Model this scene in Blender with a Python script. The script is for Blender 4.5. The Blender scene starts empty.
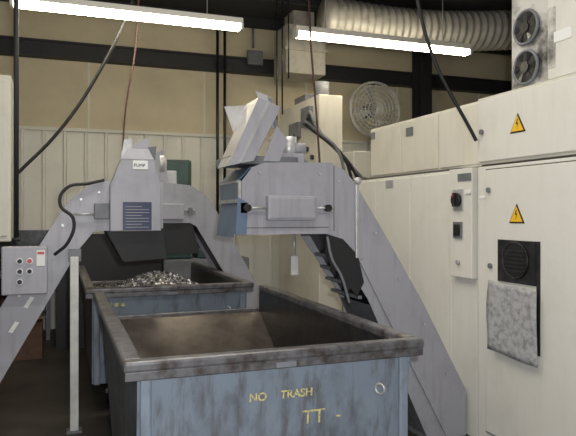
import bpy, bmesh, math, random
from mathutils import Vector, Matrix, noise
random.seed(4)
sc = bpy.context.scene
sc.view_settings.view_transform = 'Standard'
sc.view_settings.look = 'None'

# ------------------------------------------------------------------ materials
def mat(name, col, rough=0.6, metal=0.0, dark=None, scale=3.0, lo=0.45, hi=0.7, bump=0.0, streak=None, emit=None, estr=0, stretch=(1,1,1), smax=.8, sscale=(1,1,.09), sfreq=16):
    m = bpy.data.materials.new(name); m.use_nodes = True
    nt = m.node_tree; b = nt.nodes['Principled BSDF']
    b.inputs['Base Color'].default_value = (*col, 1)
    b.inputs['Roughness'].default_value = rough
    b.inputs['Metallic'].default_value = metal
    if dark is not None:
        tc = nt.nodes.new('ShaderNodeTexCoord')
        mp = nt.nodes.new('ShaderNodeMapping'); mp.inputs['Scale'].default_value = stretch
        n = nt.nodes.new('ShaderNodeTexNoise'); n.inputs['Scale'].default_value = scale
        n.inputs['Detail'].default_value = 8; n.inputs['Roughness'].default_value = 0.65
        r = nt.nodes.new('ShaderNodeMapRange')
        r.inputs['From Min'].default_value = lo; r.inputs['From Max'].default_value = hi
        mx = nt.nodes.new('ShaderNodeMix'); mx.data_type = 'RGBA'
        mx.inputs[6].default_value = (*col, 1); mx.inputs[7].default_value = (*dark, 1)
        nt.links.new(tc.outputs['Object'], mp.inputs['Vector'])
        nt.links.new(mp.outputs['Vector'], n.inputs['Vector'])
        nt.links.new(n.outputs['Fac'], r.inputs['Value'])
        nt.links.new(r.outputs['Result'], mx.inputs[0])
        last = mx.outputs[2]
        if streak is not None:   # vertical drips / grime
            mp2 = nt.nodes.new('ShaderNodeMapping'); mp2.inputs['Scale'].default_value = sscale
            n2 = nt.nodes.new('ShaderNodeTexNoise'); n2.inputs['Scale'].default_value = sfreq
            n2.inputs['Detail'].default_value = 6; n2.inputs['Roughness'].default_value = .7
            r2 = nt.nodes.new('ShaderNodeMapRange'); r2.inputs['From Min'].default_value=.50; r2.inputs['From Max'].default_value=.68
            r2.inputs['To Max'].default_value = smax
            mx2 = nt.nodes.new('ShaderNodeMix'); mx2.data_type='RGBA'; mx2.inputs[7].default_value=(*streak,1)
            nt.links.new(tc.outputs['Object'], mp2.inputs['Vector']); nt.links.new(mp2.outputs['Vector'], n2.inputs['Vector'])
            nt.links.new(n2.outputs['Fac'], r2.inputs['Value']); nt.links.new(r2.outputs['Result'], mx2.inputs[0])
            nt.links.new(last, mx2.inputs[6]); last = mx2.outputs[2]
        nt.links.new(last, b.inputs['Base Color'])
        if bump:
            bp = nt.nodes.new('ShaderNodeBump'); bp.inputs['Strength'].default_value = bump
            bp.inputs['Distance'].default_value = 0.02
            nt.links.new(n.outputs['Fac'], bp.inputs['Height'])
            nt.links.new(bp.outputs['Normal'], b.inputs['Normal'])
    if emit:
        b.inputs['Emission Color'].default_value = (*emit, 1)
        b.inputs['Emission Strength'].default_value = estr
    return m

M = {}
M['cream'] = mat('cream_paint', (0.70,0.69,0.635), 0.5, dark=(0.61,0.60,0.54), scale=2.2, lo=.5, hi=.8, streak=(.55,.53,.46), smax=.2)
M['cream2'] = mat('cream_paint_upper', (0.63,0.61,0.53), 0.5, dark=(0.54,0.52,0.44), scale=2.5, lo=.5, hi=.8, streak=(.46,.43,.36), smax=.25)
M['seam'] = mat('seam_dark', (0.09,0.085,0.075), 0.8)
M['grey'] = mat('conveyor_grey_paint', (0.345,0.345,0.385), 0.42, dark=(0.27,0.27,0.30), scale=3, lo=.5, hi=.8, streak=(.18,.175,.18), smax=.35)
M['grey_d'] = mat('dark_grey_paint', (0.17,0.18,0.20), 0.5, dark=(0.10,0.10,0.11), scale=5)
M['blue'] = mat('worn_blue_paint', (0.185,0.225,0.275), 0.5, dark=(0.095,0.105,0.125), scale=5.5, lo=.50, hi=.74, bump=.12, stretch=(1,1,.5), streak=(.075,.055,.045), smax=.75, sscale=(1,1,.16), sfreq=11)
M['blue_side'] = mat('worn_blue_paint_side_dark', (0.10,0.115,0.135), 0.55, dark=(0.04,0.04,0.05), scale=4, lo=.4, hi=.65, streak=(.04,.03,.028))  # darker copy of the blue paint for side plates and base
M['rim'] = mat('worn_rim', (0.15,0.15,0.16), 0.33, 0.3, dark=(0.055,0.042,0.038), scale=13, lo=.42, hi=.66)
M['rust'] = mat('oily_rust_steel', (0.145,0.125,0.11), 0.22, 0.5, dark=(0.06,0.05,0.043), scale=3.5, lo=.40, hi=.72, bump=.12)
M['black'] = mat('black_rubber', (0.010,0.010,0.012), 0.55)
M['blackm'] = mat('black_metal', (0.018,0.018,0.02), 0.3, 0.3, dark=(0.05,0.046,0.042), scale=12)
M['bluepl'] = mat('blue_guard', (0.10,0.16,0.26), 0.3, 0.2, dark=(0.20,0.26,0.34), scale=5, lo=.35, hi=.75)
M['steel'] = mat('bare_steel', (0.50,0.50,0.50), 0.4, 0.4, dark=(0.36,0.36,0.35), scale=9)
M['white'] = mat('white_label', (0.8,0.8,0.78), 0.6)
M['whitep'] = mat('white_paint', (0.60,0.60,0.58), 0.5, dark=(0.45,0.45,0.43), scale=6)
M['navy'] = mat('navy_placard', (0.012,0.02,0.07), 0.4)
M['yellow'] = mat('warning_yellow', (0.85,0.50,0.02), 0.5)
M['stencil'] = mat('stencil_yellow', (0.60,0.52,0.20), 0.7, dark=(0.22,0.22,0.18), scale=45, lo=.48, hi=.60)
M['red'] = mat('red_plastic', (0.5,0.02,0.02), 0.4)
M['redbrown'] = mat('red_brown_cable', (0.08,0.035,0.03), 0.6)
M['wall_up'] = mat('insulation_cream', (0.66,0.59,0.42), 0.8, dark=(0.54,0.48,0.34), scale=1.2, lo=.4, hi=.75)
M['wall_lo'] = mat('ribbed_metal_white', (0.72,0.715,0.65), 0.5, dark=(0.63,0.62,0.56), scale=1.5)
M['side_wall'] = mat('side_wall_paint', (0.40,0.38,0.34), 0.8)
M['beam'] = mat('dark_steel_beam', (0.018,0.018,0.022), 0.6)
M['roof'] = mat('dark_roof_deck', (0.03,0.028,0.028), 0.9)
M['floor'] = mat('oily_concrete', (0.06,0.05,0.042), 0.55, dark=(0.02,0.017,0.015), scale=2.0, lo=.35, hi=.7, bump=.1)
M['green'] = mat('green_machine', (0.035,0.075,0.07), 0.5, dark=(0.02,0.04,0.04), scale=6)
M['card'] = mat('cardboard', (0.12,0.065,0.04), 0.8, dark=(0.06,0.03,0.025), scale=5)
M['duct'] = mat('silver_duct', (0.55,0.53,0.47), 0.45, 0.2, dark=(0.38,0.36,0.32), scale=6)
M['tube'] = mat('fluorescent_tube', (1,1,1), 0.4, emit=(1.0,0.89,0.68), estr=36)
M['fixture'] = mat('fixture_white', (0.8,0.78,0.7), 0.5)
M['soot'] = mat('sooty_paper', (0.42,0.42,0.43), 0.9, dark=(0.10,0.10,0.10), scale=22, lo=.44, hi=.78)
M['smudge'] = mat('sooty_paint', (0.58,0.57,0.53), 0.6, dark=(0.06,0.055,0.05), scale=3.5, lo=.47, hi=.66)

def chips_mat():
    m = bpy.data.materials.new('metal_chips'); m.use_nodes = True
    nt = m.node_tree; b = nt.nodes['Principled BSDF']
    tc = nt.nodes.new('ShaderNodeTexCoord')
    v = nt.nodes.new('ShaderNodeTexVoronoi'); v.inputs['Scale'].default_value = 45
    r = nt.nodes.new('ShaderNodeValToRGB')
    r.color_ramp.elements[0].position = .0; r.color_ramp.elements[0].color = (.025,.025,.028,1)
    r.color_ramp.elements[1].position = .85; r.color_ramp.elements[1].color = (.75,.75,.78,1)
    e = r.color_ramp.elements.new(.55); e.color = (.07,.07,.075,1)
    nt.links.new(tc.outputs['Object'], v.inputs['Vector'])
    nt.links.new(v.outputs['Color'], r.inputs['Fac'])
    nt.links.new(r.outputs['Color'], b.inputs['Base Color'])
    bp = nt.nodes.new('ShaderNodeBump'); bp.inputs['Strength'].default_value = .8
    nt.links.new(v.outputs['Distance'], bp.inputs['Height']); nt.links.new(bp.outputs['Normal'], b.inputs['Normal'])
    b.inputs['Metallic'].default_value = .3; b.inputs['Roughness'].default_value = .35
    return m
M['chips'] = chips_mat()

# ------------------------------------------------------------------ helpers
def group(name, loc=(0,0,0)):
    e = bpy.data.objects.new(name, None); e.empty_display_size = .1
    sc.collection.objects.link(e); e.location = (0,0,0)
    return e
def finish(bm, name, m, parent, smooth=False, bevel=0):
    bmesh.ops.recalc_face_normals(bm, faces=bm.faces)
    me = bpy.data.meshes.new(name); bm.to_mesh(me); bm.free()
    o = bpy.data.objects.new(name, me); sc.collection.objects.link(o)
    me.materials.append(M[m] if isinstance(m,str) else m)
    if smooth:
        for p in me.polygons: p.use_smooth = True
    if bevel:
        md = o.modifiers.new('bevel','BEVEL'); md.width = bevel; md.segments = 2; md.limit_method='ANGLE'
    if parent: o.parent = parent
    return o
def box(name, x0,x1,y0,y1,z0,z1, m, parent=None, bevel=0.0):
    bm = bmesh.new()
    vs = [bm.verts.new((x,y,z)) for z in (z0,z1) for x,y in ((x0,y0),(x1,y0),(x1,y1),(x0,y1))]
    for f in ((0,1,2,3),(4,5,6,7),(0,1,5,4),(1,2,6,5),(2,3,7,6),(3,0,4,7)):
        bm.faces.new([vs[i] for i in f])
    return finish(bm, name, m, parent, bevel=bevel)
def prism_y(name, pts, y0, y1, m, parent=None, bevel=0.0):
    bm = bmesh.new()
    a = [bm.verts.new((x,y0,z)) for x,z in pts]; b = [bm.verts.new((x,y1,z)) for x,z in pts]
    bm.faces.new(a); bm.faces.new(b[::-1]); n=len(pts)
    for i in range(n): bm.faces.new([a[i],a[(i+1)%n],b[(i+1)%n],b[i]])
    return finish(bm, name, m, parent, bevel=bevel)
def prism_x(name, pts, x0, x1, m, parent=None, bevel=0.0):
    bm = bmesh.new()
    a = [bm.verts.new((x0,y,z)) for y,z in pts]; b = [bm.verts.new((x1,y,z)) for y,z in pts]
    bm.faces.new(a); bm.faces.new(b[::-1]); n=len(pts)
    for i in range(n): bm.faces.new([a[i],a[(i+1)%n],b[(i+1)%n],b[i]])
    return finish(bm, name, m, parent, bevel=bevel)
def sheet(name, pts, m, parent=None, th=.006):
    bm = bmesh.new(); bm.faces.new([bm.verts.new(p) for p in pts])
    o = finish(bm, name, m, parent)
    md = o.modifiers.new('sol','SOLIDIFY'); md.thickness = th; md.offset = 0
    return o
def cyl(name, p0, p1, r, m, parent=None, seg=24, r2=None):
    p0=Vector(p0); p1=Vector(p1); d=p1-p0
    bm = bmesh.new()
    bmesh.ops.create_cone(bm, cap_ends=True, segments=seg, radius1=r, radius2=r if r2 is None else r2, depth=d.length)
    q = Vector((0,0,1)).rotation_difference(d.normalized())
    bmesh.ops.transform(bm, matrix=Matrix.Translation((p0+p1)/2) @ q.to_matrix().to_4x4(), verts=bm.verts)
    o = finish(bm, name, m, parent)
    for p in o.data.polygons:
        if len(p.vertices)==4: p.use_smooth = True
    return o
def ball(name, c, r, m, parent=None):
    bm = bmesh.new(); bmesh.ops.create_uvsphere(bm, u_segments=16, v_segments=10, radius=r)
    bmesh.ops.translate(bm, vec=c, verts=bm.verts)
    return finish(bm, name, m, parent, smooth=True)
def tor(name, c, R, r, axis, m, parent=None):
    bm = bmesh.new(); N=28; K=8; rings=[]
    q = Vector((0,0,1)).rotation_difference(Vector(axis)).to_matrix()
    for i in range(N):
        a=2*math.pi*i/N; ring=[]
        for j in range(K):
            b=2*math.pi*j/K
            p=Vector(((R+r*math.cos(b))*math.cos(a),(R+r*math.cos(b))*math.sin(a),r*math.sin(b)))
            ring.append(bm.verts.new(q@p+Vector(c)))
        rings.append(ring)
    for i in range(N):
        for j in range(K):
            bm.faces.new([rings[i][j],rings[(i+1)%N][j],rings[(i+1)%N][(j+1)%K],rings[i][(j+1)%K]])
    return finish(bm, name, m, parent, smooth=True)
def hose(name, pts, r, m, parent=None):
    cu = bpy.data.curves.new(name,'CURVE'); cu.dimensions='3D'
    sp = cu.splines.new('BEZIER'); sp.bezier_points.add(len(pts)-1)
    for bp,p in zip(sp.bezier_points, pts):
        bp.co = p; bp.handle_left_type = bp.handle_right_type = 'AUTO'
    cu.bevel_depth = r; cu.bevel_resolution = 3; cu.resolution_u = 10
    t = bpy.data.objects.new(name+'_c', cu); sc.collection.objects.link(t)
    dg = bpy.context.evaluated_depsgraph_get()
    me = bpy.data.meshes.new_from_object(t.evaluated_get(dg))
    bpy.data.objects.remove(t)
    o = bpy.data.objects.new(name, me); sc.collection.objects.link(o)
    me.materials.clear(); me.materials.append(M[m])
    for p in me.polygons: p.use_smooth=True
    if parent: o.parent = parent
    return o
def text(name, body, loc, size, m, parent, rot=(math.pi/2,0,0), sx=1, off=0):
    cu = bpy.data.curves.new(name,'FONT'); cu.body=body; cu.size=size; cu.extrude=.0008; cu.offset=off
    t = bpy.data.objects.new(name+'_t', cu); sc.collection.objects.link(t)
    dg = bpy.context.evaluated_depsgraph_get()
    me = bpy.data.meshes.new_from_object(t.evaluated_get(dg)); bpy.data.objects.remove(t)
    o = bpy.data.objects.new(name, me); sc.collection.objects.link(o)
    me.materials.clear(); me.materials.append(M[m])
    o.location=loc; o.rotation_euler=rot; o.scale=(sx,1,1); o.parent=parent
    return o

# ------------------------------------------------------------------ room shell
XL,XR,YB,YF,ZC = -2.6, 9.5, 10.0, -3.0, 4.92
box('floor', XL,XR,YF,YB,-.1,0,'floor')
box('ceiling', XL,XR,YF,YB,ZC,ZC+.1,'roof')
wb = group('wall_back')
box('insulated_upper', XL,XR,YB,YB+.1,3.02,ZC,'wall_up',wb)
bm = bmesh.new(); x=XL; pts=[]
while x < XR:
    pts += [(x,YB-.0),(x+.24,YB-.0),(x+.255,YB-.03),(x+.285,YB-.03)]; x+=.30
pts.append((XR,YB))
lo=[bm.verts.new((a,b,0)) for a,b in pts]; hi=[bm.verts.new((a,b,3.0)) for a,b in pts]
for i in range(len(pts)-1): bm.faces.new([lo[i],lo[i+1],hi[i+1],hi[i]])
finish(bm,'ribbed_lower','wall_lo',wb)
box('cladding_core', XL,XR,YB+.005,YB+.1,0,3.02,'wall_lo',wb)
box('cap_strip', XL,XR,YB-.05,YB,2.99,3.04,'wall_lo',wb)
for i,xx in enumerate((-1.4,.4,2.2,4.0,5.8,7.6)):
    box('insulation_seam_%d'%i, xx,xx+.03,YB-.012,YB,3.05,4.1,'wall_lo',wb)
box('wall_left', XL-.1,XL,YF,YB,0,ZC,'side_wall')
box('wall_right', XR,XR+.1,YF,YB,0,ZC,'side_wall')
box('wall_front', XL,XR,YF-.1,YF,0,ZC,'side_wall')
g = group('wall_girt')
box('web', XL+.01,XR-.01,YB-.16,YB-.14,4.08,4.29,'beam',g)
box('flange_top', XL+.01,XR-.01,YB-.2,YB-.02,4.28,4.31,'beam',g)
box('flange_bottom', XL+.01,XR-.01,YB-.2,YB-.02,4.06,4.09,'beam',g)
g = group('roof_purlins')
for i,yy in enumerate((9.6,8.3,7.0,5.6,4.2)):
    box('purlin_%d'%i, XL+.01,XR-.01,yy,yy+.08,4.76,ZC-.005,'beam',g)
xx=6.1
g = group('steel_column')
box('web', xx,xx+.02,YB-.5,YB-.22,0,ZC-.01,'beam',g)
box('flange_a', xx-.1,xx+.12,YB-.52,YB-.5,0,ZC-.01,'beam',g)
box('flange_b', xx-.1,xx+.12,YB-.235,YB-.21,0,ZC-.01,'beam',g)

# ------------------------------------------------------------------ hoppers
def hopper(ox, oy, label):
    h = group('self_dumping_hopper')
    def X(a): return a+ox
    def Y(a): return a+oy
    prof = [(2.80,1.06),(5.29,1.06),(5.30,.87),(4.25,.26),(2.88,.26)]
    pr = [(Y(a),b) for a,b in prof]
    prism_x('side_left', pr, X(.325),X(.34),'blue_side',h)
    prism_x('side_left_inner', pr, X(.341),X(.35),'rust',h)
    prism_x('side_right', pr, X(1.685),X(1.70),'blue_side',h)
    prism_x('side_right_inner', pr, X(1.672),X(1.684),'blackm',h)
    prism_x('front_plate', [(Y(2.79),1.06),(Y(2.81),1.06),(Y(2.89),.26),(Y(2.87),.26)], X(.32),X(1.70),'blue',h)
    prism_x('front_inner', [(Y(2.812),1.06),(Y(2.82),1.06),(Y(2.90),.26),(Y(2.892),.26)], X(.35),X(1.672),'rust',h)
    prism_x('sloped_back', [(Y(5.30),.88),(Y(4.25),.27),(Y(4.25),.25),(Y(5.31),.86)], X(.35),X(1.672),'rust',h)
    prism_x('bottom', [(Y(4.25),.27),(Y(2.89),.27),(Y(2.89),.25),(Y(4.25),.25)], X(.34),X(1.69),'rust',h)
    def rimf(n,a,b,c_,d,z0=1.055,z1=1.105): box(n,X(a),X(b),Y(c_),Y(d),z0,z1,'rim',h,bevel=.014)
    rimf('rim_front', .255,1.757,2.74,2.82)
    rimf('rim_left', .255,.345,2.81,5.32)
    rimf('rim_right', 1.675,1.757,2.81,5.32)
    box('rim_front_lip',X(.262),X(1.75),Y(2.745),Y(2.755),1.02,1.06,'rim',h,bevel=.004)
    box('lip_back', X(.345),X(1.675),Y(5.29),Y(5.325),.865,.90,'rim',h,bevel=.01)
    for i,a in enumerate((.33,1.63)):
        box('front_stiffener_%d'%i, X(a),X(a+.05),Y(2.775),Y(2.80),.27,1.02,'blue',h,bevel=.01)
    for i,a in enumerate((.5,1.35)):
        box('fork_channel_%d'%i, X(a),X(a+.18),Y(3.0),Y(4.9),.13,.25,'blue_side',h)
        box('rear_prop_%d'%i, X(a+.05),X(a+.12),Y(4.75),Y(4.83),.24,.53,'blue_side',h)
    for i,(a,b) in enumerate(((.5,3.15),(1.5,3.15),(.5,4.7),(1.5,4.7))):
        cyl('caster_%d'%i,(X(a-.03),Y(b),.07),(X(a+.03),Y(b),.07),.07,'black',h)
        box('caster_fork_%d'%i,X(a-.045),X(a+.045),Y(b-.03),Y(b+.03),.1,.14,'steel',h)
    box('latch_plate',X(.95),X(1.05),Y(2.738),Y(2.745),1.025,1.05,'grey_d',h)
    tor('lifting_ring',(X(1.52),Y(2.785),.86),.026,.006,(0.9,.5,0),'steel',h)
    if label:
        text('stencil_no','NO',(X(.83),Y(2.80)-.012,.865),.055,'stencil',h,rot=(math.radians(96),0,0),off=.001)
        text('stencil_trash','TRASH',(X(.985),Y(2.80)-.012,.865),.055,'stencil',h,rot=(math.radians(96),0,0),off=.001)
        text('stencil_marks','TT  -',(X(1.10),Y(2.80)-.002,.725),.10,'stencil',h,rot=(math.radians(96),0,0))
    else:
        for i in range(3): box('painted_mark_%d'%i,X(.45+.055*i),X(.48+.055*i),Y(2.772),Y(2.775),.94,.97,'stencil',h)
    return h
hopper(0,0,True)
h2 = hopper(-.06,2.78,False)
bm = bmesh.new(); NX,NY=36,50; grid=[]
def hz(u,v): return .86+.27*math.exp(-((u-.52)**2/.12+(v-.40)**2/.16))
for j in range(NY+1):
    row=[]
    for i in range(NX+1):
        u=i/NX; v=j/NY; x=.30+u*1.30; y=5.64+v*2.33
        zz=hz(u,v)-.03+.05*noise.noise((x*3,y*3,0))+.035*noise.noise((x*14,y*14,3))
        row.append(bm.verts.new((x,y,zz)))
    grid.append(row)
for j in range(NY):
    for i in range(NX): bm.faces.new([grid[j][i],grid[j][i+1],grid[j+1][i+1],grid[j+1][i]])
for k in range(1800):
    x=.34+random.random()*1.22; y=5.68+random.random()*2.2
    z=hz((x-.30)/1.3,(y-5.64)/2.33)-.01
    a=random.random()*6.28; s=.014+.022*random.random()
    bm.faces.new([bm.verts.new((x,y,z)),bm.verts.new((x+s*math.cos(a),y+s*math.sin(a),z+.02*random.random())),bm.verts.new((x-.4*s*math.sin(a),y+.4*s*math.cos(a),z+.03*random.random()))])
finish(bm,'metal_chip_heap','chips',h2)

# ------------------------------------------------------------------ near chip conveyor
c1 = group('chip_conveyor')
y0,y1=4.10,4.66
prof=[(1.17,1.60),(1.17,1.97),(1.24,2.06),(1.34,2.10),(1.84,2.11),(1.95,2.06),(2.03,1.97),(2.28,1.59),(2.60,1.08),(3.00,.36),(3.00,.0),(2.66,.0),(2.14,1.11),(1.95,1.39),(1.80,1.60)]
prism_y('side_plate_near',prof,y0,y0+.012,'grey',c1)
prism_y('side_plate_far',prof,y1-.012,y1,'grey',c1)
core=[(1.20,1.66),(1.20,1.96),(1.26,2.04),(1.35,2.085),(1.83,2.095),(1.94,2.045),(2.01,1.96),(2.26,1.59),(2.58,1.08),(2.98,.36),(2.98,.0),(2.69,.0),(2.18,1.11),(1.99,1.42),(1.84,1.66)]
prism_y('belt_casing',core,y0+.012,y1-.012,'blackm',c1)
tp=[(1.24,2.06),(1.34,2.10),(1.84,2.11),(1.95,2.06),(2.03,1.97),(2.28,1.59),(2.60,1.08),(3.00,.36)]
for i in range(len(tp)-1):
    (a,b),(c_,d)=tp[i],tp[i+1]
    sheet('top_cover_%d'%i,[(a,y0+.01,b),(c_,y0+.01,d),(c_,y1-.01,d),(a,y1-.01,b)],'grey',c1,.008)
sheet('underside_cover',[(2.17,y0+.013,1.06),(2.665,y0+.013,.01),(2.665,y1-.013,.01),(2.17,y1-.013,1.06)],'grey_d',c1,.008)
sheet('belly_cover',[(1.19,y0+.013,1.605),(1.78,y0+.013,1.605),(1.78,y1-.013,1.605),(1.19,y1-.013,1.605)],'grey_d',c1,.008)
for i in range(4):
    t=i/13; xx=1.96+t*.62; zz=1.42-t*1.28
    box('slat_%d'%i,xx-.03,xx+.0,y0+.03,y1-.03,zz-.012,zz+.012,'grey_d',c1)
box('discharge_plate_upper',1.150,1.170,y0+.02,y1-.02,1.84,1.98,'bluepl',c1,bevel=.006)
sheet('discharge_plate_slope',[(1.16,y0+.02,1.98),(1.16,y1-.02,1.98),(1.24,y1-.02,2.07),(1.24,y0+.02,2.07)],'bluepl',c1)
sheet('discharge_flap',[(1.165,y0+.04,1.83),(1.165,y1-.02,1.83),(1.12,y1-.04,1.58),(1.12,y0+.04,1.58)],'bluepl',c1)
box('discharge_band_a',1.142,1.152,y0+.02,y1-.02,1.82,1.845,'steel',c1)
box('discharge_band_b',1.142,1.152,y0+.02,y1-.02,1.96,1.975,'steel',c1)
prism_y('side_blue_flap',[(1.12,1.60),(1.20,1.60),(1.21,1.82),(1.14,1.86)],y0-.012,y0-.004,'bluepl',c1)
box('edge_strip',1.145,1.165,y0-.004,y0+.02,1.60,1.97,'steel',c1)
box('guard_box',1.34,1.70,y0-.07,y0,1.70,1.87,'grey',c1,bevel=.008)
box('guard_box_lid',1.35,1.69,y0-.078,y0-.07,1.715,1.855,'grey',c1,bevel=.004)
for i,(a,s) in enumerate(((1.20,1.34),(1.70,1.84))):
    cyl('takeup_screw_%d'%i,(a,y0-.035,1.785),(s,y0-.035,1.785),.009,'steel',c1)
for i,a in enumerate((1.20,1.80)):
    cyl('bearing_%d'%i,(a,y0,1.785),(a,y0-.05,1.785),.026,'blackm',c1)
    box('bearing_block_%d'%i,a-.045,a+.045,y0-.012,y0,1.745,1.825,'grey',c1,bevel=.005)
box('seam_head',1.20,1.82,y0-.003,y0,1.645,1.65,'seam',c1)
box('cover_strip_vertical',2.03,2.055,y0-.02,y0,1.42,1.97,'steel',c1,bevel=.004)
ball('strip_knob',(2.045,y0-.02,1.985),.028,'steel',c1)
sheet('stiffener_incline',[(2.06,y0-.012,1.40),(2.10,y0-.012,1.42),(2.86,y0-.012,.02),(2.81,y0-.012,.02)],'grey',c1,.012)
box('seam_neck',1.86,1.865,y0-.002,y0,1.62,2.09,'seam',c1)
for i,(a,b) in enumerate(((1.3,2.03),(1.75,2.03),(1.9,1.98),(2.2,1.6),(2.4,1.25),(2.62,.9),(2.82,.5))):
    cyl('bolt_%d'%i,(a,y0,b),(a,y0-.008,b),.011,'steel',c1,seg=8)
box('foot',2.64,2.99,y0+.02,y1-.02,0,.03,'grey_d',c1)
prism_y('torn_hole_patch',[(1.80,1.60),(1.93,1.56),(2.05,1.44),(2.10,1.24),(2.04,1.14),(1.99,1.20),(1.95,1.16),(1.90,1.32),(1.84,1.34),(1.79,1.48)],y0-.012,y0-.004,'black',c1)  # flat black sheet painting the darkness of a ragged hole in the plate
hose('lube_hose',[(1.80,y0-.02,1.58),(1.83,y0-.04,1.42),(1.90,y0-.04,1.30),(1.97,y0-.03,1.10)],.010,'grey_d',c1)
fy=lambda z:y0-.02+(z-2.07)*.15
def plate(n,pts,m,dy=0,th=.006): sheet(n,[(a,fy(b)+dy,b) for a,b in pts],m,c1,th)
plate('chute_front',[(1.07,2.07),(1.25,2.11),(1.47,2.50),(1.31,2.56)],'grey')
sheet('chute_left',[(1.07,fy(2.07),2.07),(1.07,fy(2.07)+.3,2.07),(1.31,fy(2.56)+.3,2.56),(1.31,fy(2.56),2.56)],'steel',c1)
sheet('chute_right',[(1.25,fy(2.11),2.11),(1.25,fy(2.11)+.3,2.11),(1.47,fy(2.50)+.3,2.50),(1.47,fy(2.50),2.50)],'grey_d',c1)
plate('chute_front_rib',[(1.14,2.09),(1.16,2.095),(1.39,2.53),(1.37,2.54)],'steel',-.008)
plate('chute_flap_left',[(1.13,2.53),(1.29,2.55),(1.25,2.43),(1.19,2.34)],'steel',.28)
plate('chute_flap_right',[(1.35,2.65),(1.45,2.62),(1.50,2.36),(1.42,2.40)],'steel',.20)
plate('chute_flap_right_edge',[(1.44,2.61),(1.47,2.60),(1.52,2.35),(1.49,2.36)],'grey_d',.19)
box('chute_base',1.10,1.60,y0+.03,y1-.08,2.09,2.15,'grey_d',c1,bevel=.01)
cyl('gear_motor',(1.56,y0+.12,2.14),(1.56,y0+.12,2.30),.055,'steel',c1)
cyl('gear_motor_cap',(1.50,y0+.12,2.22),(1.68,y0+.12,2.22),.04,'grey',c1)
box('gear_box',1.46,1.66,y0+.06,y0+.2,2.11,2.18,'grey',c1,bevel=.01)
sheet('chute_brace',[(1.32,y0-.01,2.11),(1.44,y0-.01,2.11),(1.50,y0-.01,2.26),(1.42,y0-.01,2.36)],'grey',c1)

# ------------------------------------------------------------------ left chip conveyor
c2 = group('chip_conveyor')
y0,y1=5.30,5.84
prof=[(.82,1.62),(.82,2.0),(.70,2.05),(.42,2.03),(.20,1.96),(.04,1.81),(-.44,1.0),(-1.0,.06),(-1.0,0),(-.68,0),(-.42,.46),(.14,1.45),(.26,1.60)]
prism_y('side_plate_near',prof,y0,y0+.012,'grey',c2)
prism_y('side_plate_far',prof,y1-.012,y1,'grey',c2)
core=[(.79,1.66),(.79,1.97),(.70,2.02),(.43,2.0),(.22,1.93),(.07,1.79),(-.41,.98),(-.96,.05),(-.66,.03),(-.44,.49),(.12,1.48),(.24,1.66)]
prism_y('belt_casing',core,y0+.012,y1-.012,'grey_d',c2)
tp=[(.82,2.0),(.70,2.05),(.42,2.03),(.20,1.96),(.04,1.81),(-.44,1.0),(-1.0,.06)]
for i in range(len(tp)-1):
    (a,b),(c_,d)=tp[i],tp[i+1]
    sheet('top_cover_%d'%i,[(a,y0+.01,b),(c_,y0+.01,d),(c_,y1-.01,d),(a,y1-.01,b)],'grey',c2,.008)
prism_y('head_hood',[(.38,1.60),(.38,1.98),(.47,2.20),(.73,2.20),(.79,1.98),(.79,1.60)],y0-.10,y0,'grey',c2,bevel=.008)
sheet('flap_front',[(.47,y0-.10,2.19),(.73,y0-.10,2.19),(.69,y0-.06,2.28),(.52,y0-.06,2.28)],'grey',c2)
sheet('flap_left',[(.47,y0+.0,2.19),(.56,y0+.0,2.22),(.56,y0+.0,2.37),(.50,y0+.0,2.36)],'steel',c2)
sheet('flap_back',[(.52,y0+.02,2.19),(.72,y0+.02,2.19),(.70,y0+.02,2.39),(.58,y0+.02,2.33)],'grey',c2)
sheet('flap_right',[(.70,y0-.03,2.19),(.75,y0-.03,2.19),(.76,y0-.03,2.31),(.69,y0-.03,2.30)],'grey_d',c2)
box('hood_label',.56,.68,y0-.104,y0-.10,2.11,2.18,'white',c2)
text('hood_label_text','PUMP',(.567,y0-.106,2.13),.036,'navy',c2)
box('placard',.48,.71,y0-.106,y0-.10,1.61,1.84,'navy',c2)
for i in range(8):
    w=.19 if i%3 else .13
    box('placard_line_%d'%i,.50,.50+w,y0-.108,y0-.106,1.80-i*.024,1.804-i*.024,'grey',c2)
box('guard_box_left',.26,.38,y0-.05,y0,1.70,1.83,'grey_d',c2,bevel=.006)
box('side_box',-.42,-.09,y0-.12,y0-.01,1.12,1.49,'grey',c2,bevel=.01)
for i,(a,b,mm) in enumerate(((-.29,1.38,'black'),(-.22,1.38,'red'),(-.29,1.30,'black'),(-.22,1.30,'black'),(-.29,1.22,'black'))):
    cyl('button_%d'%i,(a,y0-.12,b),(a,y0-.145,b),.017,mm,c2,seg=16)
    cyl('button_ring_%d'%i,(a,y0-.12,b),(a,y0-.13,b),.024,'steel',c2,seg=16)
box('side_box_label',-.17,-.11,y0-.123,y0-.12,1.34,1.46,'white',c2)
box('side_box_label_red',-.165,-.115,y0-.125,y0-.123,1.43,1.45,'red',c2)
for i,(a,b) in enumerate(((-.24,1.06),(-.35,.87))):
    prism_y('danger_label_%d'%i,[(a-.03,b-.05),(a,b-.06),(a+.05,b+.02),(a+.02,b+.03)],y0-.003,y0,'white',c2)
box('leg',.075,.14,y0-.075,y0-.015,0,1.40,'whitep',c2,bevel=.006)
box('leg_foot',.05,.165,y0-.10,y0,0,.015,'grey_d',c2)
box('leg_bracket',.06,.16,y0-.03,y0,1.36,1.46,'grey_d',c2)
cyl('pull_rod',(.26,y0-.03,1.74),(.10,y0-.03,1.74),.009,'steel',c2)
hose('black_hose',[(-.04,y0-.06,1.42),(.06,y0-.10,1.52),(.10,y0-.10,1.70),(.0,y0-.08,1.82),(.05,y0-.05,1.95),(.22,y0-.03,1.99),(.34,y0-.02,2.02)],.013,'black',c2)
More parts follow.
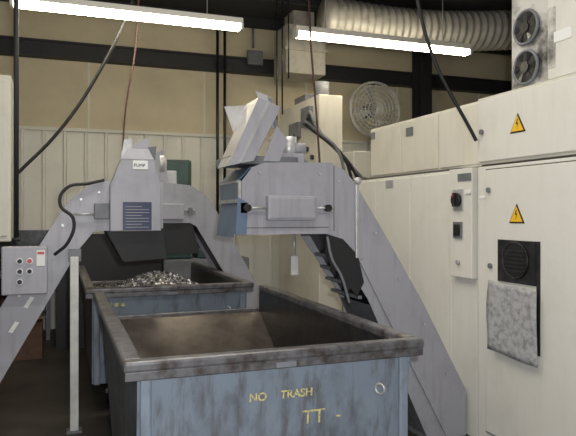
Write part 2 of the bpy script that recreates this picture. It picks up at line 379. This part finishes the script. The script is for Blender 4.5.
for i,(a,b) in enumerate(((.3,1.92),(.16,1.86),(.02,1.65),(-.12,1.4),(-.3,1.1),(-.5,.75))):
    cyl('bolt_%d'%i,(a,y0,b),(a,y0-.008,b),.011,'steel',c2,seg=8)
prism_y('drop_skirt',[(.36,1.60),(.82,1.60),(.86,1.36),(.50,1.34)],y0+.05,y1-.05,'black',c2)

# ------------------------------------------------------------------ far chip conveyor
c3 = group('chip_conveyor')
y0,y1=6.80,7.36
prof=[(.90,1.64),(.90,2.02),(1.0,2.09),(1.36,2.05),(1.54,1.93),(1.63,1.80),(2.22,.75),(2.62,.04),(2.62,0),(2.30,0),(1.98,.67),(1.42,1.60),(1.35,1.64)]
prism_y('side_plate_near',prof,y0,y0+.012,'grey',c3)
prism_y('side_plate_far',prof,y1-.012,y1,'grey',c3)
core=[(.94,1.68),(.94,2.0),(1.02,2.06),(1.35,2.02),(1.51,1.91),(1.60,1.78),(2.19,.75),(2.58,.04),(2.34,.03),(2.02,.68),(1.45,1.62),(1.38,1.68)]
prism_y('belt_casing',core,y0+.012,y1-.012,'blackm',c3)
tp=prof[1:8]
for i in range(len(tp)-1):
    (a,b),(c_,d)=tp[i],tp[i+1]
    sheet('top_cover_%d'%i,[(a,y0+.01,b),(c_,y0+.01,d),(c_,y1-.01,d),(a,y1-.01,b)],'grey',c3,.008)
box('guard_box',1.0,1.27,y0-.07,y0,1.68,1.85,'grey',c3,bevel=.008)
cyl('takeup_screw',(1.27,y0-.035,1.78),(1.40,y0-.035,1.78),.012,'steel',c3)
cyl('bearing',(1.34,y0,1.78),(1.34,y0-.06,1.78),.03,'grey_d',c3)
box('gear_box',1.0,1.22,y0+.1,y0+.4,2.07,2.22,'steel',c3,bevel=.01)
cyl('gear_motor',(1.05,y0+.1,2.2),(1.05,y0+.1,2.38),.06,'steel',c3)
sheet('chute_flap',[(.95,y0+.05,2.1),(1.12,y0+.05,2.1),(1.05,y0+.05,2.44),(.98,y0+.05,2.40)],'grey',c3)
prism_y('drop_skirt',[(.60,1.64),(1.38,1.64),(1.46,1.30),(.62,1.30)],y0+.03,y1-.03,'black',c3)

# ------------------------------------------------------------------ right: machine row
e1 = group('electrical_cabinet')
box('body_lower',3.0,4.3,1.6,3.95,.0,2.10,'cream',e1,bevel=.006)
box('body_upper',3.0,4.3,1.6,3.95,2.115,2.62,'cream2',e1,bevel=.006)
box('gap',3.02,4.28,1.62,3.93,2.10,2.115,'seam',e1)
box('door_lower',2.985,3.0,2.30,3.84,.12,2.07,'cream',e1,bevel=.006)
box('door_lower_gasket',2.994,3.0,2.292,3.848,.112,2.078,'seam',e1)
box('door_upper',2.985,3.0,2.30,3.93,2.135,2.60,'cream',e1,bevel=.006)
box('door_second',2.985,3.0,1.62,2.27,.12,2.07,'cream',e1,bevel=.006)
box('filter_frame',2.972,2.985,3.31,3.69,1.26,1.56,'blackm',e1,bevel=.004)
cyl('filter_fan_hole',(2.972,3.50,1.42),(2.966,3.50,1.42),.125,'black',e1,seg=32)
tor('filter_fan_ring',(2.966,3.50,1.42),.125,.006,(1,0,0),'blackm',e1)
for i in range(6):
    box('filter_louver_%d'%i,2.960,2.967,3.40,3.60,1.34+i*.028,1.350+i*.028,'blackm',e1)
bm=bmesh.new(); N=14; g_=[]
for j in range(N+1):
    r_=[]
    for i in range(N+1):
        u=i/N; v=j/N
        yy=3.76-u*.49+.012*math.sin(v*5)*(1-u); zz=1.26-v*.50-.03*u
        xx=2.955-.008*math.sin(u*7+v*3)-.02*v*v*(1-u)
        r_.append(bm.verts.new((xx,yy,zz)))
    g_.append(r_)
for j in range(N):
    for i in range(N): bm.faces.new([g_[j][i],g_[j][i+1],g_[j+1][i+1],g_[j+1][i]])
o=finish(bm,'hanging_filter_pad','soot',e1,smooth=True)
md=o.modifiers.new('s','SOLIDIFY'); md.thickness=.006
box('dark_slot',2.978,2.986,3.275,3.305,.80,1.56,'blackm',e1)
def tri(nm,yc,zc,s,par):
    bm=bmesh.new()
    a=[bm.verts.new((2.982,yc+s,zc-s*.85)),bm.verts.new((2.982,yc-s,zc-s*.85)),bm.verts.new((2.982,yc,zc+s*.9))]
    bm.faces.new(a); o=finish(bm,nm+'_edge','black',par); md=o.modifiers.new('s','SOLIDIFY'); md.thickness=.002
    k=.80; bm=bmesh.new()
    a=[bm.verts.new((2.979,yc+s*k,zc-s*.72)),bm.verts.new((2.979,yc-s*k,zc-s*.72)),bm.verts.new((2.979,yc,zc+s*.68))]
    bm.faces.new(a); o=finish(bm,nm,'yellow',par); md=o.modifiers.new('s','SOLIDIFY'); md.thickness=.002
    bm=bmesh.new()
    p=[(0,.45),(-.15,.0),(.02,.0),(-.08,-.5),(.18,.12),(.02,.12),(.12,.45)]
    bm.faces.new([bm.verts.new((2.976,yc-a*s,zc+b*s-.1*s)) for a,b in p]); finish(bm,nm+'_bolt','black',par)
tri('warning_triangle_a',3.50,1.745,.078,e1)
tri('warning_triangle_b',3.49,2.375,.078,e1)
for i,(a,b) in enumerate(((3.80,1.92),(3.78,1.36),(3.88,2.36),(3.78,.9))):
    cyl('latch_%d'%i,(2.985,a,b),(2.97,a,b),.02,'grey_d',e1,seg=14)
box('nameplate',2.995,3.0,3.86,3.93,1.86,1.88,'white',e1)
cu = group('cabinet_cooling_unit')
box('housing_vents',3.08,3.8,3.27,3.67,2.63,3.32,'smudge',cu,bevel=.008)
for i,z in enumerate((3.05,2.77)):
    cyl('vent_hole_%d'%i,(3.09,3.50,z),(3.055,3.50,z),.115,'black',cu,seg=32)
    tor('vent_ring_%d'%i,(3.06,3.50,z),.115,.012,(1,0,0),'grey_d',cu)
    cyl('vent_hub_%d'%i,(3.055,3.50,z),(3.045,3.50,z),.04,'blackm',cu)
    for k in range(6):
        a=k*math.pi/3
        sheet('vent_blade_%d_%d'%(i,k),[(3.054,3.50+.03*math.cos(a),z+.03*math.sin(a)),(3.046,3.50+.105*math.cos(a-.25),z+.105*math.sin(a-.25)),(3.054,3.50+.105*math.cos(a+.25),z+.105*math.sin(a+.25))],'blackm',cu,.002)
box('housing_side',3.03,3.85,2.40,3.262,2.63,3.40,'cream',cu,bevel=.008)
box('housing_label',3.025,3.03,3.05,3.20,2.86,2.93,'white',cu)
box('housing_soot',3.026,3.03,3.19,3.25,2.70,3.1,'smudge',cu)

p1 = group('disconnect_panel')
box('panel_body',2.97,4.2,3.985,4.28,1.24,2.10,'cream',p1,bevel=.006)
box('panel_lower',3.02,4.2,3.985,4.28,0,1.238,'cream',p1,bevel=.004)
box('panel_gap_filler',3.08,4.2,3.956,3.984,0,2.10,'seam',p1)
box('disconnect_plate',2.96,2.97,4.09,4.22,1.77,1.94,'steel',p1,bevel=.004)
cyl('disconnect_knob',(2.96,4.155,1.855),(2.935,4.155,1.855),.055,'black',p1)
box('disconnect_handle',2.92,2.94,4.140,4.170,1.80,1.91,'blackm',p1)
box('disconnect_pointer',2.918,2.921,4.150,4.160,1.88,1.90,'red',p1)
box('gauge',2.955,2.97,4.10,4.21,1.55,1.68,'grey_d',p1,bevel=.003)
box('gauge_glass',2.95,2.956,4.115,4.195,1.57,1.66,'blackm',p1)
cyl('key_lock',(2.97,4.15,1.36),(2.95,4.15,1.36),.02,'steel',p1)
box('label_grey',2.965,2.97,3.99,4.16,2.00,2.06,'grey_d',p1)
box('label_white',2.960,2.965,3.99,4.06,1.90,1.93,'white',p1)

e2 = group('machine_enclosure')
box('body_lower',3.04,4.4,4.70,6.40,0,2.10,'cream',e2,bevel=.006)
box('body_lower_near',3.04,4.4,4.30,4.69,0,2.10,'cream',e2,bevel=.006)
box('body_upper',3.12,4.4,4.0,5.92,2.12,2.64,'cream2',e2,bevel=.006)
box('shelf_seam',3.06,4.3,4.30,6.38,2.10,2.12,'seam',e2)
for i,(a,b) in enumerate(((4.33,4.95),(4.98,5.62),(5.65,6.37))):
    box('door_%d'%i,3.028,3.04,a,b,.3,2.08,'cream',e2,bevel=.005)
for i,(a,b) in enumerate(((4.02,4.62),(4.65,5.25),(5.28,5.90))):
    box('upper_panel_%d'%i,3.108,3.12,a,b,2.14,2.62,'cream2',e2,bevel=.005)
box('plate_label_a',3.02,3.028,5.28,5.42,2.00,2.07,'steel',e2)
box('plate_label_b',3.10,3.108,5.80,5.88,2.53,2.60,'grey_d',e2)
box('plate_label_c',3.10,3.108,5.05,5.17,2.48,2.56,'grey_d',e2)

m1 = group('machining_center')
box('column',3.0,3.32,7.05,8.5,0,3.22,'cream2',m1,bevel=.01)
box('column_door',2.985,3.0,7.1,8.0,2.3,3.15,'cream2',m1,bevel=.005)
box('body',3.33,4.6,6.75,8.5,0,2.5,'cream2',m1,bevel=.01)
cyl('spindle_motor',(3.15,7.3,3.22),(3.15,7.3,3.42),.09,'grey_d',m1)
box('top_bracket',3.0,3.3,7.5,7.9,3.22,3.30,'grey_d',m1)
box('junction_box',2.93,2.985,7.2,7.5,2.85,3.1,'grey_d',m1,bevel=.005)
box('valve_bank',2.93,2.985,7.6,7.95,2.75,2.95,'grey_d',m1,bevel=.005)
for i in range(4): hose('pneumatic_line_%d'%i,[(2.93,7.65+.08*i,2.80),(2.88,7.6+.08*i,2.6),(2.92,7.4+.1*i,2.45),(2.985,7.35+.1*i,2.35)],.012,'black' if i%2 else 'grey_d',m1)
for i in range(5):
    hose('hose_%d'%i,[(2.95,7.2+.06*i,2.9),(2.86,7.0,2.98-.05*i),(2.9+.05*i,6.85,2.75-.05*i),(3.1+.08*i,6.72,2.5-.08*i),(3.2+.08*i,6.70,2.15)],.018,'black' if i%3 else 'grey_d',m1)
for i in range(5):
    cyl('port_%d'%i,(2.985,7.2+.17*i,2.45+.12*(i%2)),(2.95,7.2+.17*i,2.45+.12*(i%2)),.03,'blackm',m1,seg=14)

# ------------------------------------------------------------------ background machines, clutter
gm = group('lathe')
box('base',1.35,2.6,8.7,9.4,0,1.1,'grey_d',gm,bevel=.02)
box('headstock',1.35,1.75,8.7,9.3,1.1,2.50,'green',gm,bevel=.03)
box('carriage',1.85,2.2,8.75,9.2,1.1,1.5,'green',gm,bevel=.02)
cyl('chuck',(1.75,9,1.45),(1.9,9,1.45),.14,'steel',gm)
box('control_head',1.20,1.70,8.6,8.7,2.1,2.45,'green',gm,bevel=.02)
gb = group('dark_filler_bin')  # added black bin, stands in for shaded floor and junk
box('bin_front',-.05,1.3,8.5,8.52,.05,1.45,'black',gb); box('bin_back',-.05,1.3,9.3,9.32,.05,1.45,'black',gb)
box('bin_l',-.05,-.03,8.52,9.3,.05,1.45,'black',gb); box('bin_r',1.28,1.3,8.52,9.3,.05,1.45,'black',gb)
box('bin_floor',-.05,1.3,8.5,9.32,0,.05,'black',gb)
def carton(x,y,z,w,d,h_,m='card'):
    g=group('cardboard_carton')
    box('body',x,x+w,y,y+d,z,z+h_,m,g,bevel=.004)
    box('tape',x+w/2-.03,x+w/2+.03,y-.002,y+d+.002,z+h_*.55,z+h_+.002,'stencil',g)
    sheet('flap',[(x,y,z+h_),(x+w,y,z+h_),(x+w,y-.10,z+h_+.05),(x,y-.10,z+h_+.05)],m,g)
carton(-.75,8.0,0,.55,.5,.45); carton(-.65,8.05,.452,.4,.4,.3); carton(-.95,6.9,0,.4,.4,.3)
wbn = group('steel_workbench')
box('top',-1.6,-.1,9.1,9.8,.88,.93,'grey_d',wbn)
for i,(a,b) in enumerate(((-1.55,9.15),(-.18,9.15),(-1.55,9.72),(-.18,9.72))): box('leg_%d'%i,a,a+.05,b,b+.05,0,.88,'grey_d',wbn)
box('shelf',-1.55,-.15,9.2,9.7,.3,.33,'grey_d',wbn)
box('drawer_unit',-1.0,-.3,9.15,9.6,.33,.87,'blackm',wbn)
box('back_panel',-1.6,-.1,9.76,9.8,.93,1.5,'blackm',wbn)

lm = group('machine_cabinet')
box('body',-1.3,-.40,5.9,6.6,1.50,2.95,'cream2',lm,bevel=.01)
box('pedestal',-1.3,-.62,5.95,6.55,0,1.49,'grey_d',lm)
box('door',-1.25,-.43,5.885,5.9,1.55,2.9,'cream2',lm,bevel=.004)
cp = group('conduit_pole')
cyl('pole',(-.365,6.0,1.5),(-.365,6.0,ZC),.022,'beam',cp,seg=12)
cyl('pole_flange',(-.365,6.0,1.5),(-.365,6.0,1.53),.035,'beam',cp,seg=12)

# ------------------------------------------------------------------ ceiling fixtures
def strip(x0,x1,y,z):
    g=group('fluorescent_strip_light')
    box('housing',x0,x1,y-.07,y+.07,z+.035,z+.10,'fixture',g,bevel=.005)
    for s,t in ((-1,'a'),(1,'b')):
        cyl('tube_'+t,(x0+.03,y+s*.04,z),(x1-.03,y+s*.04,z),.026,'tube',g,seg=14)
    for i,xx in enumerate((x0,x1-.03)):
        box('end_cap_%d'%i,xx,xx+.03,y-.075,y+.075,z-.03,z+.035,'fixture',g)
    for i,xx in enumerate((x0+.4,x1-.4)):
        cyl('hanger_%d'%i,(xx,y,z+.1),(xx,y,ZC),.006,'steel',g,seg=6)
strip(-.47,1.94,6.8,3.85); strip(2.58,5.02,6.8,3.84)

d = group('flexible_duct')
bm=bmesh.new(); N=110; K=28; rings=[]
for i in range(N+1):
    t=i/N; cxx=3.35+t*3.2; cy=7.7+.15*math.sin(t*3); cz=4.38+.18*t-.05*math.sin(t*3.14)
    R=.28+(.02 if (i//2)%2 else -.012)
    rings.append([bm.verts.new((cxx,cy+R*math.cos(2*math.pi*k/K),cz+R*math.sin(2*math.pi*k/K))) for k in range(K)])
for i in range(N):
    for k in range(K): bm.faces.new([rings[i][k],rings[i+1][k],rings[i+1][(k+1)%K],rings[i][(k+1)%K]])
bm.faces.new(rings[0]); bm.faces.new(rings[-1][::-1])
finish(bm,'duct_tube','duct',d,smooth=True)
rd = group('rectangular_duct')
box('duct_run',3.25,3.9,8.9,9.5,3.9,4.65,'duct',rd,bevel=.01)
box('duct_flange',3.22,3.93,8.87,9.53,4.25,4.29,'duct',rd)
box('duct_riser',3.4,3.75,9.0,9.4,4.65,4.90,'duct',rd)

f = group('wall_fan')
fc=Vector((5.0,9.35,3.50))
for i in range(7): tor('guard_ring_%d'%i,fc+Vector((0,-.05,0)),.07+.065*i,.010,(0,1,0),'whitep',f)
for i in range(24):
    a=2*math.pi*i/24
    cyl('guard_wire_%d'%i,fc+Vector((0,-.06,0)),fc+Vector((.46*math.cos(a),-.05,.46*math.sin(a))),.007,'whitep',f,seg=6)
for i in range(4):
    a=2*math.pi*i/4+.3; ca,sa=math.cos(a),math.sin(a)
    sheet('blade_%d'%i,[fc+Vector((.05*ca,0,.05*sa)),fc+Vector((.40*math.cos(a-.3),.04,.40*math.sin(a-.3))),fc+Vector((.42*math.cos(a+.35),-.02,.42*math.sin(a+.35)))],'duct',f)
tor('guard_rim',fc,.46,.022,(0,1,0),'whitep',f)
cyl('fan_motor',fc+Vector((0,.02,0)),fc+Vector((0,.3,0)),.12,'grey_d',f)
cyl('wall_bracket',fc+Vector((0,.3,0)),fc+Vector((0,.63,0)),.04,'grey_d',f)

cb = group('hanging_cable')
hose('cable',[(.95,7,ZC),(.75,7,4.1),(.41,7,3.3),(0,7,2.63),(-.46,7,2.11)],.018,'black',cb)
cb = group('hanging_rope')
hose('rope',[(.86,7.2,ZC),(.80,7.2,3.6),(.70,7.2,2.95),(.66,7.2,2.45)],.010,'redbrown',cb)
cb = group('hanging_cable')
hose('cable',[(2.15,3.95,ZC),(2.40,3.95,3.7),(2.57,3.95,2.98),(2.97,3.93,2.30)],.014,'black',cb)
cb = group('hanging_cable')
hose('cable',[(2.62,6.5,ZC),(2.66,6.5,3.8),(2.74,6.5,2.8),(2.78,6.5,2.25)],.012,'redbrown',cb)
cn = group('wall_conduit')
for i,xx in enumerate((2.38,2.50)):
    cyl('pipe_%d'%i,(xx,YB-.24,1.5),(xx,YB-.24,ZC),.024,'blackm',cn,seg=10)
cyl('drop_pipe',(3.02,YB-.1,4.5),(3.02,YB-.1,ZC),.02,'grey_d',cn,seg=10)
box('outlet_box',2.88,3.14,YB-.28,YB-.205,4.18,4.42,'grey_d',cn,bevel=.01)
ch = group('hoist_chain')
for i,xx in enumerate((2.78,2.86,2.95)):
    cyl('chain_%d'%i,(xx,8.0,2.6+.5*i),(xx,8.0,ZC),.012,'blackm',ch,seg=8)
box('hoist_hook_block',2.76,2.90,7.96,8.04,2.55,2.70,'blackm',ch,bevel=.01)
pg = group('pull_handle')
cyl('rod',(1.66,4.38,1.60),(1.66,4.38,1.42),.012,'steel',pg)
box('grip',1.63,1.69,4.36,4.40,1.28,1.43,'whitep',pg,bevel=.008)

# ------------------------------------------------------------------ lights
def light(name,kind,loc,energy,col=(1,1,1),size=.1,target=None,sy=None):
    l=bpy.data.lights.new(name,kind); l.energy=energy; l.color=col
    if kind=='AREA':
        l.size=size
        if sy: l.shape='RECTANGLE'; l.size_y=sy
    else: l.shadow_soft_size=size
    o=bpy.data.objects.new(name,l); sc.collection.objects.link(o); o.location=loc
    if target is not None:
        o.rotation_euler=(Vector(target)-Vector(loc)).to_track_quat('-Z','Y').to_euler()
    return o
light('camera_flash','POINT',(.08,-.02,1.85),320,(.97,.98,1),.03)
light('overhead_fill_a','AREA',(.5,1.5,4.5),60,(1,.94,.84),2.4,(.5,1.5,0),.3)  # added off-frame area light for general brightness, no fixture here
light('overhead_fill_b','AREA',(1.0,4.3,4.5),70,(1,.94,.84),2.4,(1.0,4.3,0),.3)  # second added overhead fill, likewise without a fixture
w = bpy.data.worlds.new('World'); sc.world = w; w.use_nodes=True
w.node_tree.nodes['Background'].inputs[0].default_value=(.5,.47,.42,1)
w.node_tree.nodes['Background'].inputs[1].default_value=.1

# ------------------------------------------------------------------ camera
cam=bpy.data.cameras.new('camera'); cam.sensor_width=36; cam.lens=36*620/576; cam.shift_y=-5/576
co=bpy.data.objects.new('camera',cam); sc.collection.objects.link(co)
co.location=(0,0,1.75); co.rotation_euler=(math.pi/2,0,-math.atan(228/620))
sc.camera=co
